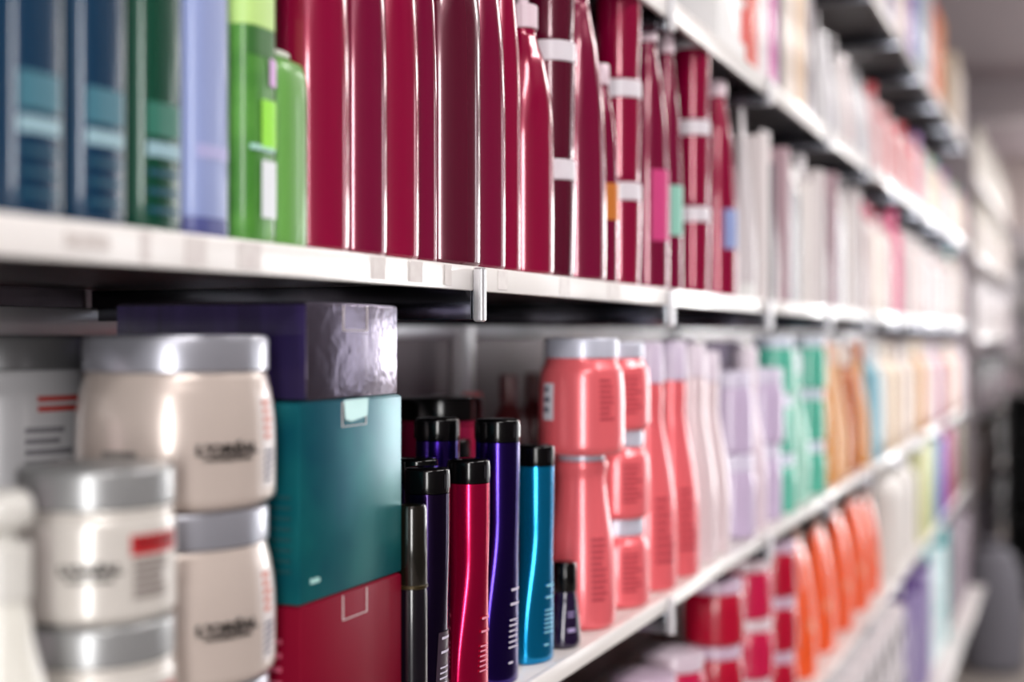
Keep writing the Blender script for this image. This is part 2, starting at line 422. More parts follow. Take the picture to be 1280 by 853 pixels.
def small_jar():
    r, p = jar(.0365, .0703, .0185, M_TAN2, M_SLID2, .985, .12)
    a = face(SXJ, SYJ, -.08)
    text_on('logo', "L'ORÉAL", .0056, p, a, .026, LOGO, r, 1.3, bold=.0004)
    text_on('logo', "PROFESSIONNEL", .0022, p, a, .0215, LOGO, r, 1.25, bold=.0002)
    patch('red_label', p, a + 28, a + 76, .0315, .0405, mat('red_label', '#b3252a', .4), r)
    bars('lettering', p, a + 30, a + 60, .011, .030, ink('#8d8480'), r, 6, fill=.75, seed=2, ragged=.15)
    bars('lettering', p, a + 31, a + 72, .0335, .039, ink('#7d1015'), r, 2, seed=2, off=.001)
    return r
for k in range(3):
    inst('small_jar', small_jar, SXJ, SYJ, zB + k * .0707, ['small pale jar at the bottom of the front stack', 'small pale jar with grey lid, second in the front stack', 'small pale jar with red label on top of the front stack'][k], 'jar', 'stack of small pale jars', r=.0385)
def back_jar():
    r, p = jar(.050, .0905, .0195, mat('grey_jar', '#b9b8bb', .3, .1, .4), mat('dark_lid', '#6b6b6d', .35, .4, .2), .95, .2)
    a = face(.6, .57, .55)
    bars('red_lettering', p, a - 12, a + 24, .046, .057, ink('#a8322c'), r, 2, seed=5, ragged=.3)
    bars('lettering', p, a - 20, a + 20, .016, .040, ink('#77757a'), r, 4, seed=7)
    return r
for k in range(3):
    inst('back_jar', back_jar, ax(2, .572), .572, zB + k * .0909, ['grey jar at the bottom behind the tan jar stack', 'grey jar with dark lid, middle one behind the tan stack', 'topmost grey jar with dark lid and red lettering behind the tan jars'][k], 'jar', 'stack of grey jars at the back', r=.05)
def pump_white():
    rad = .0345; r = empty('pump_bottle')
    p = smooth([(0, rad * .9), (.003, rad * .99), (.03, rad), (.06, rad * .97), (.085, rad * .86), (.11, rad * .66), (.135, rad * .44), (.155, rad * .33), (.162, rad * .3)], 6)
    loft('body', p, mat('milky_white_plastic', '#dcdad2', .3, 0, .5), r, 48)
    m = mat('pump_white_plastic', '#cfcdc8', .35, 0, .3)
    loft('collar', disc_prof(.162, .186, .0118, .001), m, r, 40, ribs=1, rib=-.03, ang=25)
    bm = bmesh.new(); loft_bm(bm, smooth([(.186, .006), (.190, .006), (.192, .010), (.196, .0125), (.203, .0125), (.2075, .009), (.208, .004)], 3), 24)
    add_box(bm, -.005, .005, -.045, -.004, .196, .205, .002)
    mesh_obj('pump_head', bm, m, r)
    return r
inst('pump_white', pump_white, ax(2, .414), .414, zB, 'milky white pump bottle in front of the small pale jars', 'bottle', r=.031, rz=-100)

# cartons
TX1 = ax(503, .407); TX0 = ax(375, .407)
M_TEAL = mat('teal_foil_board', '#034f60', .3, .45, 0, bump=.3, bscale=14, col2='#126c70', cscale=11, spec=.2)
M_REDB = mat('dark_red_board', '#7a0424', .4, .1, 0, bump=.3, bscale=14, spec=.12)
M_PURP = mat('silver_foil_board', '#766e80', .23, .95, .0, bump=.6, bscale=110)
M_PURPS = mat('dark_purple_board', '#2a1f4a', .35, .3, .3, bump=.3, bscale=60, col2='#3b2c63', cscale=60, stretch=(1, 1, .12))
w = TX1 - TX0; tcx = (TX0 + TX1) / 2; D_BOX = .135
def colour_carton(key, m, w, d, h, mside=None):
    r = carton(w, d, h, m, True, mat('torn_board', '#cfc6c6', .6))
    if mside: box('side_panel', -w / 2 - .0006, -w / 2 + .0002, -d / 2 + .001, d / 2 - .001, .001, h - .001, mside, r)
    return r
o = inst('red_carton', lambda: colour_carton('r', M_REDB, w - .002, D_BOX, .1175), tcx, .407 + D_BOX / 2, zB, 'dark red carton at the bottom of the box stack, under the teal carton', 'box')
bm = bmesh.new()
for k in range(9): add_box(bm, -(w - .002) / 2 - .0008, -(w - .002) / 2, -.055, -.055 + (.012 if k % 3 else .03), .096 - k * .008, .099 - k * .008)
mesh_obj('side_print', bm, ink('#b9506a'), o, 0)
o = inst('teal_carton', lambda: colour_carton('t', M_TEAL, w, D_BOX, .1145), tcx, .4075 + D_BOX / 2, zB + .1188, 'glossy teal carton between the red carton and the purple box', 'box')
bm = bmesh.new()
for k in range(4): add_box(bm, -w / 2 + .012 + k * .0026, -w / 2 + .0138 + k * .0026, -D_BOX / 2 - .0006, -D_BOX / 2, .0105, .0105 + (.0024 if k % 2 else .003))
mesh_obj('small_print', bm, ink('#a8d6d2'), o, 0)
bm = bmesh.new()
for k in range(8): add_box(bm, -w / 2 - .0008, -w / 2, -.062, -.062 + (.016 if k % 3 else .03), .06 - k * .006, .0622 - k * .006)
mesh_obj('side_print', bm, ink('#06474e'), o, 0)
# torn paper flap on the top edge of the teal carton
bm = bmesh.new()
vs = [bm.verts.new(v) for v in ((-.014, -D_BOX / 2 - .001, .1145), (.016, -D_BOX / 2 - .001, .1148), (.014, -D_BOX / 2 - .0016, .104), (-.006, -D_BOX / 2 - .0018, .1015), (-.013, -D_BOX / 2 - .0014, .103))]
bm.faces.new(vs); mesh_obj('torn_sticker', bm, mat('torn_sticker_film', '#9fc9c6', .25, .2, .5), o, 0)
PX1 = ax(497, .409); PX0 = ax(384, .409)
o = inst('purple_carton', lambda: colour_carton('p', M_PURP, PX1 - PX0, D_BOX, .0565, M_PURPS), (PX0 + PX1) / 2, .409 + D_BOX / 2, zB + .2345, 'silver foil carton with dark purple side on top of the box stack', 'box')

# slim metallic bottles
M_PUR = mat('purple_metallic', '#2c1070', .19, .95, .3)
M_PUR2 = mat('dark_violet_metallic', '#24103f', .19, .95, .3)
M_RED = mat('crimson_metallic', '#c80046', .2, .8, .3)
M_CYA = mat('cyan_metallic', '#008cc4', .2, .8, .3)
PR = ink('#cfc8dc')
PANEL = mat('violet_panel_film', '#3a2b3a', .35, .2, .2)
def wb(key, m, big, px, y, label, rz=0, panel=None, pr=PR, grp='slim metallic bottles beside the cartons'):
    x = ax(px, y)
    return inst(key, lambda: waist_bottle(key, m, big, pr, panel), x, y, zB, label, 'bottle', grp, rz - 12, r=.0176 if big else .0157)
wb('wv', M_PUR2, False, 534, .4165, 'dark violet slim bottle with black cap nearest the teal carton', 6, PANEL)
wb('wr', M_RED, False, 586, .4175, 'crimson slim bottle with black cap between two purple bottles', 2, pr=ink('#e890a8'))
wb('wp', M_PUR, True, 622, .4215, 'tall purple slim bottle with black cap between crimson and cyan bottles', 0)
wb('wc', M_CYA, False, 669.5, .4205, 'cyan blue slim bottle with black cap', -4, pr=ink('#8fd4e8'))
wb('wp', M_PUR, True, 547, .4715, 'tall purple slim bottle standing behind the crimson bottle', 10)
wb('wv', M_PUR2, False, 521, .456, 'dark slim bottle mostly hidden behind the front violet bottle', 0)
def slim_tube():
    r = empty('hair_colour_tube')
    loft('body', smooth([(0, .0095), (.002, .0102), (.1, .0102), (.108, .0100)], 3), mat('near_black_violet', '#0e0a14', .2, .2, .6), r, 28)
    loft('cap', [(.108, .0100), (.109, .0104), (.158, .0098), (.1605, .009), (.161, .007)], mat('dark_olive_cap', '#16140e', .2, .3, .6), r, 28)
    loft('ring', disc_prof(.106, .109, .0106, .0005), mat('gold_ring', '#3a3018', .4, .6), r, 28)
    return r
inst('slim_tube', slim_tube, TX1 + .0125, .4065, zB, 'narrow black bottle squeezed against the right side of the cartons', 'bottle', r=.0106)
# filler of the same violet bottle standing behind (only its cap shows)
wb('wr', M_RED, False, 566, .512, 'crimson slim bottle at the back behind the tall purple bottle', 0)
def dark_small():
    r = empty('serum_bottle')
    p = smooth([(0, .0155, .012), (.003, .0172, .0135), (.02, .0160, .0130), (.04, .0115, .011), (.048, .0098, .0098)], 5)
    loft('body', p, mat('deep_violet_plastic', '#1c0c30', .15, .1, .7), r, 36)
    loft('cap', [(.048, .0098), (.049, .0106), (.071, .0104), (.0735, .009), (.074, .007)], M_BLACK, r, 32)
    bars('lettering', p, 215, 262, .012, .018, ink('#a99ac4'), r, 1, seed=3, off=.0008)
    bars('lettering', p, 215, 262, .026, .032, ink('#8c7ba8'), r, 2, seed=4, off=.0008)
    return r
inst('dark_small', dark_small, ax(706, .4175), .4175, zB, 'small black and violet serum bottle at the foot of the coral bottle', 'bottle', r=.016)
# pink jars with black lid behind
def black_lid_jar():
    r, p = jar(.039, .1075, .021, mat('magenta_jar', '#a8104a', .25, .4, .5), M_BLACK, 1.0, .1)
    return r
for k in range(2):
    inst('black_lid_jar', black_lid_jar, ax(551, .545), .545, zB + k * .1079, ['magenta jar with black lid, lower one behind the slim bottles', 'magenta jar with black lid on top of another at the back'][k], 'jar', 'magenta jars behind the slim bottles', r=.039)

# coral stock
M_COR = mat('coral_pearl', '#ee6a72', .28, .2, .5)
M_CORL = mat('coral_lid_pearl', '#c6c8d8', .35, .2, .3)
INKC = ink('#b8404c')
def coral_jar():
    r, p = jar(.0405, .108, .019, M_COR, M_CORL, .86, .3)
    a = 180 + 22
    bars('lettering', p, a + 22, a + 46, .03, .07, INKC, r, 8, seed=3, ragged=.35)
    patch('barcode_label', p, a - 62, a - 42, .032, .066, mat('white_paper', '#dcdce6', .5), r)
    bars('barcode', p, a - 59, a - 44, .035, .063, ink('#707080'), r, 3, seed=3, off=.001)
    return r
def coral_bottle():
    r = empty('coral_bottle'); 
    p = smooth([(0, .028), (.003, .031), (.02, .0325), (.05, .0322), (.08, .030), (.105, .026), (.125, .0235), (.14, .023), (.150, .0245), (.155, .0238)], 5)
    loft('body', p, M_COR, r, 44)
    loft('cap', disc_prof(.155, .1615, .022, .001), M_CORL, r, 32)
    a = 180 + 22
    bars('lettering', p, a + 15, a + 45, .025, .085, INKC, r, 11, seed=6, ragged=.35)
    return r
cx, cy = ax(727, .4335), .4335
inst('coral_bottle', coral_bottle, cx, cy, zB, 'coral bottle carrying the front coral jar', 'bottle', r=.0325)
inst('coral_jar', coral_jar, cx, cy, zB + .162, 'front coral jar with grey lid and barcode label, on the coral bottle', 'jar')
def coral_small():
    r, p = jar(.035, .0885, .017, M_COR, M_CORL, .84, .3)
    a = 180 + 20
    bars('lettering', p, a + 10, a + 48, .015, .055, INKC, r, 8, seed=9, ragged=.35)
    return r
x2 = ax(769, .4365)
for k in range(3):
    inst('coral_small', coral_small, x2, .4365, zB + k * .0888, ['bottom coral jar of the three behind the front coral jar', 'middle coral jar of the three behind the front coral jar', 'top coral jar of the three behind the front coral jar'][k], 'jar', 'second stack of coral jars', r=.035)
M_LILC = mat('lilac_cap', '#cbbdd4', .35, 0, .3)
def coral_cone(): return cone_bottle(M_COR, M_LILC, .266, .033, .045, INKC, .019)
for i, px in enumerate((808, 838)):
    inst('coral_cone', coral_cone, ax(px, .434), .434, zB, ['tall coral bottle with lilac cap next to the coral jars', 'tall coral bottle with lilac cap next to the pale pink bottles'][i], 'bottle', 'tall coral bottles', r=.034)
# row behind the coral stock
for i, (px, y) in enumerate(((700, .555), (742, .545))):
    inst('coral_cone', coral_cone, ax(px, y), y, zB, ['coral bottle in the dark behind the cyan bottle', 'coral bottle hidden behind the coral jar stack'][i], 'bottle', 'coral bottles at the back', r=.034)
M_DKR = mat('brown_red_plastic', '#5a2226', .3, .1, .4)
for i, (px, y, m, h, lab, rr) in enumerate(((519, .655, 'c', .205, 'coral bottle top showing behind the cartons', .022), (551, .66, 'l', .205, 'lilac bottle top between two coral tops at the back', .017), (590, .66, 'c', .205, 'coral bottle top behind the purple bottles', .022), (636, .64, 'd', .225, 'dark brown red bottle at the back of the shelf', .022), (668, .64, 'd', .225, 'second dark brown red bottle at the back, by the coral jars', .022))):
    mm = {'c': M_COR, 'l': M_LILC, 'd': M_DKR}[m]
    inst('bk' + m, lambda: plain_bottle(rr, h, mm, mm), ax(px, y), y, zB, lab, 'bottle', None, r=rr)

# ================================================================ SHELF A, NEAR PART
M_NAVY = mat('navy_teal_plastic', '#08324f', .25, .1, .5)
M_DGRN = mat('dark_green_plastic', '#04412f', .25, .1, .5)
M_LAV = mat('lavender_blue_plastic', '#8d9ac8', .35, .0, .3)
M_GRN = mat('leaf_green_plastic', '#3f7d2c', .35, 0, .3, col2='#5a9a3e', cscale=30)
M_LGRN = mat('light_green_plastic', '#639c49', .38, 0, .3)
M_FOG = mat('pale_teal_print', '#3c6f80', .4); M_FOG2 = mat('pale_green_print', '#2c6c5c', .4)
M_FOG3 = mat('faint_teal_print', '#1c4c62', .4)
M_CAP_GLINT = mat('pale_edge', '#e6f2f8', .3, 0, .3)  # painted corner highlight of the tall bottles, also a cap colour
def tall_flat(key, m, fog, cap, w=.034, d=.052):
    L = [(235, 292, .046, .062, fog), (235, 292, .036, .043, mat('grey_blue_print', '#8fb0bc', .4))]
    for k in range(3): L.append((238, 288, .027 - k * .009, .0295 - k * .009, M_FOG3))
    L.append((290, 350, .004, .25, M_CAP_GLINT))  # highlight painted down the right corner, not print
    r, p = flat_bottle(w, d, .285, m, cap, .5, labels=L)
    return r
for i, (px, key, m, fog, lab) in enumerate(((-8, 'navy', M_NAVY, M_FOG, 'dark navy blue bottle at the left end of the middle shelf'), (76, 'navy2', M_NAVY, M_FOG, 'dark teal blue bottle with pale printed bands, second from the left end'), (151, 'dg', M_DGRN, M_FOG2, 'dark green bottle with pale printed bands beside the lavender bottle'))):
    y = .434; inst(key, (lambda m=m, fog=fog, key=key: tall_flat(key, m, fog, M_CAP_GLINT)), ax(px + 4, y), y, zA, lab, 'bottle', 'dark printed bottles at the left end', r=.017)
def lav():
    L = [(235, 295, .040, .047, mat('lilac_print', '#a9a8d4', .4)), (290, 350, .004, .25, M_CAP_GLINT), (195, 300, .0, .010, mat('dark_blue_print', '#4a4f86', .4))]  # the tall pale strip is a painted corner highlight
    r, p = flat_bottle(.034, .052, .285, M_LAV, M_LAV, .45, labels=L)
    return r
inst('lav', lav, ax(217, .434), .434, zA, 'plain lavender blue bottle beside the green bottle', 'bottle', r=.017)
def green_box():
    M_LIME = mat('lime_print', '#b9dc84', .4)
    L = [(180, 360, .117, .150, M_LIME), (297, 350, .004, .115, M_CAP_GLINT), (232, 296, .101, .116, mat('deep_green_print', '#2f6528', .4))]  # pale strip paints the highlight along the right corner
    r, p = flat_bottle(.033, .052, .285, M_GRN, M_LIME, .45, labels=L)
    patch('white_oval_label', p, 268, 297, .014, .045, mat('white_print', '#dfe4ea', .4), r, .45, off=.001)
    patch('white_line', p, 240, 285, .050, .053, mat('aqua_print', '#a9d6cc', .4), r, .45, off=.001)
    patch('pink_mark', p, 272, 297, .086, .101, mat('pink_print', '#d3a8dc', .4), r, .45, off=.001)
    patch('lime_mark', p, 268, 297, .052, .078, mat('bright_lime_print', '#8fe022', .4), r, .45, off=.001)
    return r
inst('green_box', green_box, ax(280, .434), .434, zA, 'leaf green bottle with white oval label and lime mark', 'bottle', r=.017)
def small_green():
    r, p = flat_bottle(.035, .034, .112, M_LGRN, mat('soft_white_cap', '#d4d8cf', .4), .6, cap_h=.004)
    return r
inst('small_green', small_green, ax(340, .4255), .4255, zA, 'short plain light green bottle in front of the magenta bottles', 'bottle', r=.019)
inst('white_capped', lambda: round_bottle(.02, .11, mat('soft_white_plastic', '#d0d6ce', .35, 0, .3), mat('soft_white_cap', '#d4d8cf', .4), capr=.6, cap_h=.035)[0], ax(317, .486), .486, zA, 'white capped bottle peeking out behind the light green bottle', 'bottle', r=.02)

M_MAG = mat('magenta_satin', '#920038', .2, .25, .9)
M_MAGD = mat('dark_magenta_satin', '#5c0828', .22, .25, .9)
M_MAGV = mat('wine_magenta_satin', '#7c0436', .2, .25, .9)
M_CLR = mat('pinkish_clear_cap', '#e3cdd8', .3, 0, .4)
def mag(m, pump=False, rad=.0235, h=.215, strait=.56):
    return round_bottle(rad, h, m, M_CLR, pump, strait, .5, name='pump_bottle' if pump else 'shampoo_bottle')[0]
def right_edge(px, rad, y):
    """x of a round item of radius rad whose right outline is at column px"""
    x = ax(px, y)
    for _ in range(6):
        d = dep(x, y); x = ax(px - rad * F / d * 1.0, y)
    return x
AROW = [  # right outline px, radius, y centre, kind
    (437, .0245, .4315, 'm'), (484, .0212, .4265, 'w'), (524, .0225, .4265, 'm2'), (547, .0165, .4270, 'w'),
    (601, .0300, .4320, 'd'), (632, .0220, .4265, 'w'), (651, .0170, .4265, 'm2'), (692.5, .0262, .4290, 'p'),
]
names = {'m': ('magenta', M_MAG), 'w': ('wine', M_MAGV), 'm2': ('magenta', M_MAG), 'd': ('dark', M_MAGD), 'p': ('magenta', M_MAG)}
ALAB = ['large magenta bottle directly behind the short light green bottle', 'wine magenta bottle, second after the light green bottle', 'magenta bottle, third after the light green bottle', 'wine magenta bottle, fourth after the light green bottle',
        'broad dark magenta bottle standing above the shelf bracket', 'wine magenta bottle just right of the broad dark one', 'slender magenta bottle tucked left of the pump bottle', 'magenta pump bottle with ribbed clear collar']
for i, (px, rad, y, k) in enumerate(AROW):
    nm, m = names[k]
    hh, st = (.255, .7) if k == 'd' else (.205, .58) if k == 'p' else (.262, .5)
    inst('mg%d' % i, (lambda m=m, k=k, rad=rad, hh=hh, st=st: mag(m, k in 'p' or i in (5, 6), rad, hh, st)), right_edge(px, rad, y), y, zA, ALAB[i], 'bottle', 'magenta bottles on the middle shelf', rz=20, r=rad)
# tubs in stacks
M_TUBL = mat('tub_lid_white', '#dcd6de', .35, 0, .3)
def tub(m, rad=.023, h=.1015):
    r = empty('hair_mask_tub'); hb = h - .018
    loft('body', smooth([(0, rad * .86), (.002, rad * .9), (hb * .5, rad * .95), (hb, rad * .98)], 4), m, r, 36)
    loft('lid', disc_prof(hb, h, rad, .0012), M_TUBL, r, 36)
    return r
def tubstack(px, m, key, where, n=3, rad=.023, y=.4255):
    for k in range(n):
        inst(key, lambda: tub(m, rad), right_edge(px, rad, y), y, zA + k * .1018, ['bottom', 'middle', 'top'][k] + ' ' + where, 'tub', 'stacked tubs among the magenta bottles', r=rad)
tubstack(720, M_MAGD, 'tub1', 'dark magenta tub with white lid right of the pump bottle')
def mb(px, rad, y, m, key, lab, h=.262, st=.42, grp='magenta bottles on the middle shelf', pump=False):
    inst(key, lambda: mag(m, pump, rad, h, st), right_edge(px, rad, y), y, zA, lab, 'bottle', grp, r=rad)
mb(757.5, .0285, .4300, M_MAGV, 'mbA', 'large wine magenta bottle between the two stacks of tubs')
M_ORL = mat('orange_label', '#c0702c', .4)
tubstack(802, M_MAG, 'tub2', 'magenta tub with white lid right of the large wine bottle')
mb(773, .0165, .4235, M_MAGV, 'mbB', 'slender wine bottle with orange label before the second tub stack', .19, .5)
o = [o for o in bpy.data.objects if o.get('label', '').startswith('slender wine bottle with orange')][0]
patch('orange_label', [(0, .0165, .0165), (1, .0165, .0165)], 200, 300, .06, .095, M_ORL, o)
mb(836, .024, .4265, M_MAGV, 'mbC', 'wine bottle with a pink label after the second tub stack', .262, .42)
o = [o for o in bpy.data.objects if o.get('label', '').startswith('wine bottle with a pink')][0]
patch('pink_label', [(0, .024, .024), (1, .024, .024)], 210, 300, .05, .125, mat('hot_pink_label', '#c8407c', .4), o)
mb(853, .018, .4225, M_MAGV, 'mbD', 'narrow wine bottle with mint label beside the third tub stack', .262, .42)
o = [o for o in bpy.data.objects if o.get('label', '').startswith('narrow wine bottle with mint')][0]
patch('mint_label', [(0, .018, .018), (1, .018, .018)], 210, 300, .06, .115, mat('mint_label', '#8cc4b4', .4), o)
tubstack(888, M_MAG, 'tub3', 'magenta tub in the third stack of tubs, before the grey tubes', 3, .022, .4245)
mb(921, .026, .4285, M_MAG, 'mbE', 'last magenta bottle with blue label before the grey bottles', .255, .4)
o = [o for o in bpy.data.objects if o.get('label', '').startswith('last magenta bottle')][0]
patch('blue_label', [(0, .026, .026), (1, .026, .026)], 215, 290, .06, .11, mat('blue_label', '#8a98c8', .4), o)
# second rank of magenta bottles behind the front one
for i, px in enumerate((452, 500, 545, 590, 640, 690, 725, 765, 800, 840)):
    y = .49; inst('mg2nd', lambda: mag(M_MAGV, False, .0235, .24, .55), ax(px, y), y, zA, 'wine magenta bottle, %s in the second rank behind the front bottles' % ordw(i), 'bottle', 'second rank of magenta bottles', r=.0235)

# ================================================================ BACKGROUND ROWS
import colorsys
def colour_word(h):
    v = [int(h[i:i + 2], 16) / 255 for i in (1, 3, 5)]; hh, l, sa = colorsys.rgb_to_hls(*v); hh *= 360
    ch = max(v) - min(v)
    if ch < .07: return 'white' if l > .82 else 'pale grey' if l > .68 else 'grey' if l > .4 else 'dark grey' if l > .16 else 'black'
    names = ((12, 'red'), (42, 'orange'), (66, 'yellow'), (160, 'green'), (198, 'aqua'), (250, 'blue'), (285, 'purple'), (338, 'magenta'), (361, 'red'))
    n = [w for lim, w in names if hh < lim][0]
    if ch < .28:
        if l > .6: return {'red': 'pale pink', 'orange': 'cream', 'yellow': 'pale yellow', 'magenta': 'pale mauve', 'purple': 'pale lilac'}.get(n, 'pale ' + n)
        return {'orange': 'brown', 'yellow': 'olive', 'magenta': 'dull plum', 'purple': 'dull violet', 'red': 'dull brown'}.get(n, 'dull ' + n)
    return {'red': 'pink', 'orange': 'light orange'}.get(n, n) if l > .72 else n
KINDW = (('plain', 'bottle'), ('cone', 'bottle'), ('carton', 'box'), ('tube', 'tube'), ('can#', 'can'), ('jar', 'jar'), ('orange_pouch', 'pouch'))
def fill(zs, y, pa, pb, items, group, label=None, cat=None, gap=.002, jig=.004, x_from=None, x_to=None, seed=1):
    """items: list of (key, builder, half width, label); laid side by side along the shelf"""
    rnd = random.Random(seed)
    x = ax(pa, y) if x_from is None else x_from; xe = ax(pb, y) if x_to is None else x_to
    k = 0
    while True:
        key, b, hw, *rest = items[k % len(items)]
        if x + 2 * hw > xe: break
        st = rest[1] if len(rest) > 1 else 1
        kw = [w for p_, w in KINDW if key.startswith(p_)][0]
        cw = 'orange' if '#' not in key else colour_word(key[key.index('#'):][:7])
        for s in range(st):
            lv = '' if st == 1 else (('lower', 'upper') if st == 2 else ('bottom', 'middle', 'top'))[s] + ' '
            lab = '%s%s %s, %s along the %s' % (lv, cw, kw, ordw(k), group)
            o = inst(key, b, x + hw, y + rnd.uniform(0, jig), zs + s * (rest[2] if len(rest) > 2 else 0), lab, kw, group, rz=rnd.uniform(-7, 7) if not key.startswith('carton') else rnd.uniform(-1, 1))
            if st == 1 and k: q = rnd.uniform(.93, 1.0); o.scale = (1, 1, q)
        x += 2 * hw + gap; k += 1
def cb(col, cap, h, rad, rough=.3): return ('cone' + col + cap + str(h), lambda: cone_bottle(mat('pearl_' + col, col, rough, .1, .5), plastic(cap), h, rad, .04, None, .018), rad)
def pb(col, cap, h, rad): return ('plain' + col + cap + str(h) + str(rad), lambda: plain_bottle(rad, h, plastic(col, .28, .5), plastic(cap)), rad)
def bx(col, w, d, h, band=None): return ('carton' + col + str((w, h)) + str(band), lambda: carton(w, d, h, mat('board_' + col, col, .5, 0, 0, spec=.25), False, None, [(a, b, plastic(c)) for a, b, c in (band or [])]), w / 2)
def tb(col, cap, w, h): return ('tube' + col + cap + str(h) + str(w), lambda: tube(w, w * .9, h, plastic(col, .3, .4), plastic(cap)), w / 2)
def cn(col, cap, rad, h): return ('can' + col + cap + str(h), lambda: can(rad, h, mat('can_' + col, col, .25, .4, .4), plastic(cap)), rad)
def jr(col, lid, rad, h): return ('jar' + col + lid + str(h), lambda: jar(rad, h, h * .2, plastic(col, .25, .5), plastic(lid), .92, .2)[0], rad)
def L(t, label, st=1, dz=0): return (t[0], t[1], t[2], label, st, dz)

# shelf B: pale pink, lilac, mint, orange, cream
fill(zB, .436, 856, 905, [cb('#e2cdd2', '#ddd0de', .262, .031)], 'pale pink bottles on the lower shelf', 'pale pink tapered bottle between the coral and the lilac bottles', 'bottle', gap=0.016)
fill(zB, .50, 846, 985, [cb('#d8c6d8', '#cdbfdc', .268, .031)], 'lilac bottles in the second rank', 'lilac tapered bottle in the rank behind the pale pink ones', 'bottle', gap=0.03)
fill(zB, .438, 906, 962, [L(jr('#c6b4d2', '#d6cfe4', .034, .112), 'lilac jar stacked on the lower shelf among pale bottles', 2, .1125), cb('#e0ccd8', '#e2d6e2', .262, .031)], 'lilac and pale bottles', 'pale lilac tapered bottle before the mint bottles', 'bottle', gap=0.03)
fill(zB, .438, 962, 1022, [L(jr('#58b8a0', '#d0d8e8', .034, .09), 'mint green jar in a stack on the lower shelf', 3, .0905), cb('#a8dccb', '#e0e8f0', .265, .032)], 'mint products', 'mint green tapered bottle beside the mint jars', 'bottle', gap=0.07)
fill(zB, .438, 1022, 1078, [cb('#e09848', '#c8703a', .262, .033), cb('#e6ae78', '#e8c8b0', .265, .033), pb('#c06428', '#e8d8d0', .25, .03)], 'orange and amber bottles', 'orange amber bottle on the lower shelf, out of focus', 'bottle', gap=0.07)
fill(zB, .438, 1079, 1092, [pb('#78b4c8', '#d8e0e8', .255, .032)], 'pale blue bottles', 'pale blue bottle right after the orange bottles', 'bottle')
fill(zB, .438, 1092, 1140, [pb('#ead8c8', '#f0e8e0', .258, .035), pb('#e8cfae', '#f0e0d0', .262, .035), pb('#ecdcd4', '#eadfe0', .25, .035)], 'cream bottles far along the lower shelf', 'cream bottle far along the lower shelf', 'bottle', gap=0.12)
fill(zB, .438, 1140, 1190, [pb('#d89848', '#f0dcc0', .255, .038), pb('#e8d6d8', '#eadfe0', .258, .038), pb('#e0c8d0', '#d8c8d0', .255, .038), pb('#b83a60', '#e0d0d8', .25, .038), pb('#c8ccd0', '#d0d0d4', .25, .038)], 'mixed bottles near the end of the lower shelf', 'blurred bottle near the far end of the lower shelf', 'bottle', x_to=5.5, gap=0.12)

# shelf A far part: silver, white, grey, then pinks and whites
fill(zA, .428, 924, 1072, [tb('#c9c2c6', '#dcdcdc', .042, .262), bx('#d8cfd0', .030, .05, .24), bx('#4a4450', .012, .05, .20), tb('#d6d0d2', '#f0eeee', .044, .255), bx('#ac8f98', .026, .05, .25), cn('#cfcacf', '#e8e6e8', .022, .25), cn('#c9ccd0', '#eceaea', .022, .235), bx('#e0d8d6', .03, .05, .2)], 'silver and white tubes on the middle shelf', 'silver white tube or carton on the middle shelf, out of focus', 'bottle', gap=0.02)
fill(zA, .49, 905, 1072, [cn('#8d8790', '#b8b4bc', .026, .24)], 'grey cans in the second rank', 'grey can in the second rank of the middle shelf', 'can', gap=.05)
fill(zA, .432, 1072, 1106, [pb('#e8d8d8', '#d07088', .235, .03), pb('#eee4d4', '#c85068', .24, .03), pb('#e8dcd8', '#e0c0c8', .22, .03)], 'pale bottles with rosy caps', 'pale bottle with rosy cap on the middle shelf', 'bottle', gap=0.05)
inst('hotpink', lambda: (lambda r: r)(plain_bottle(.031, .262, plastic('#e6347c'), plastic('#ea3a84'))), ax(1111, .437), .437, zA, 'hot pink bottle standing out among white bottles', 'bottle')
fill(zA, .437, 1120, 1200, [pb('#d8d0d0', '#e8e4e4', .225, .035), pb('#dcc4c2', '#e8dede', .235, .035), pb('#ecdedc', '#f0e8e8', .23, .035), pb('#d4ccd0', '#e8e4e4', .225, .035)], 'white bottles far along the middle shelf', 'white bottle far along the middle shelf', 'bottle', x_to=5.0, gap=0.1)
fill(zA, .437, 1120, 1200, [pb('#cabcb0', '#3f9a98', .26, .036), pb('#c0b0a8', '#c8bab4', .25, .036), pb('#d0b8bc', '#d8c8c8', .25, .036)], 'beige bottles near the end of the middle shelf', 'beige bottle near the far end of the middle shelf', 'bottle', x_from=5.02, x_to=5.52, gap=0.08)

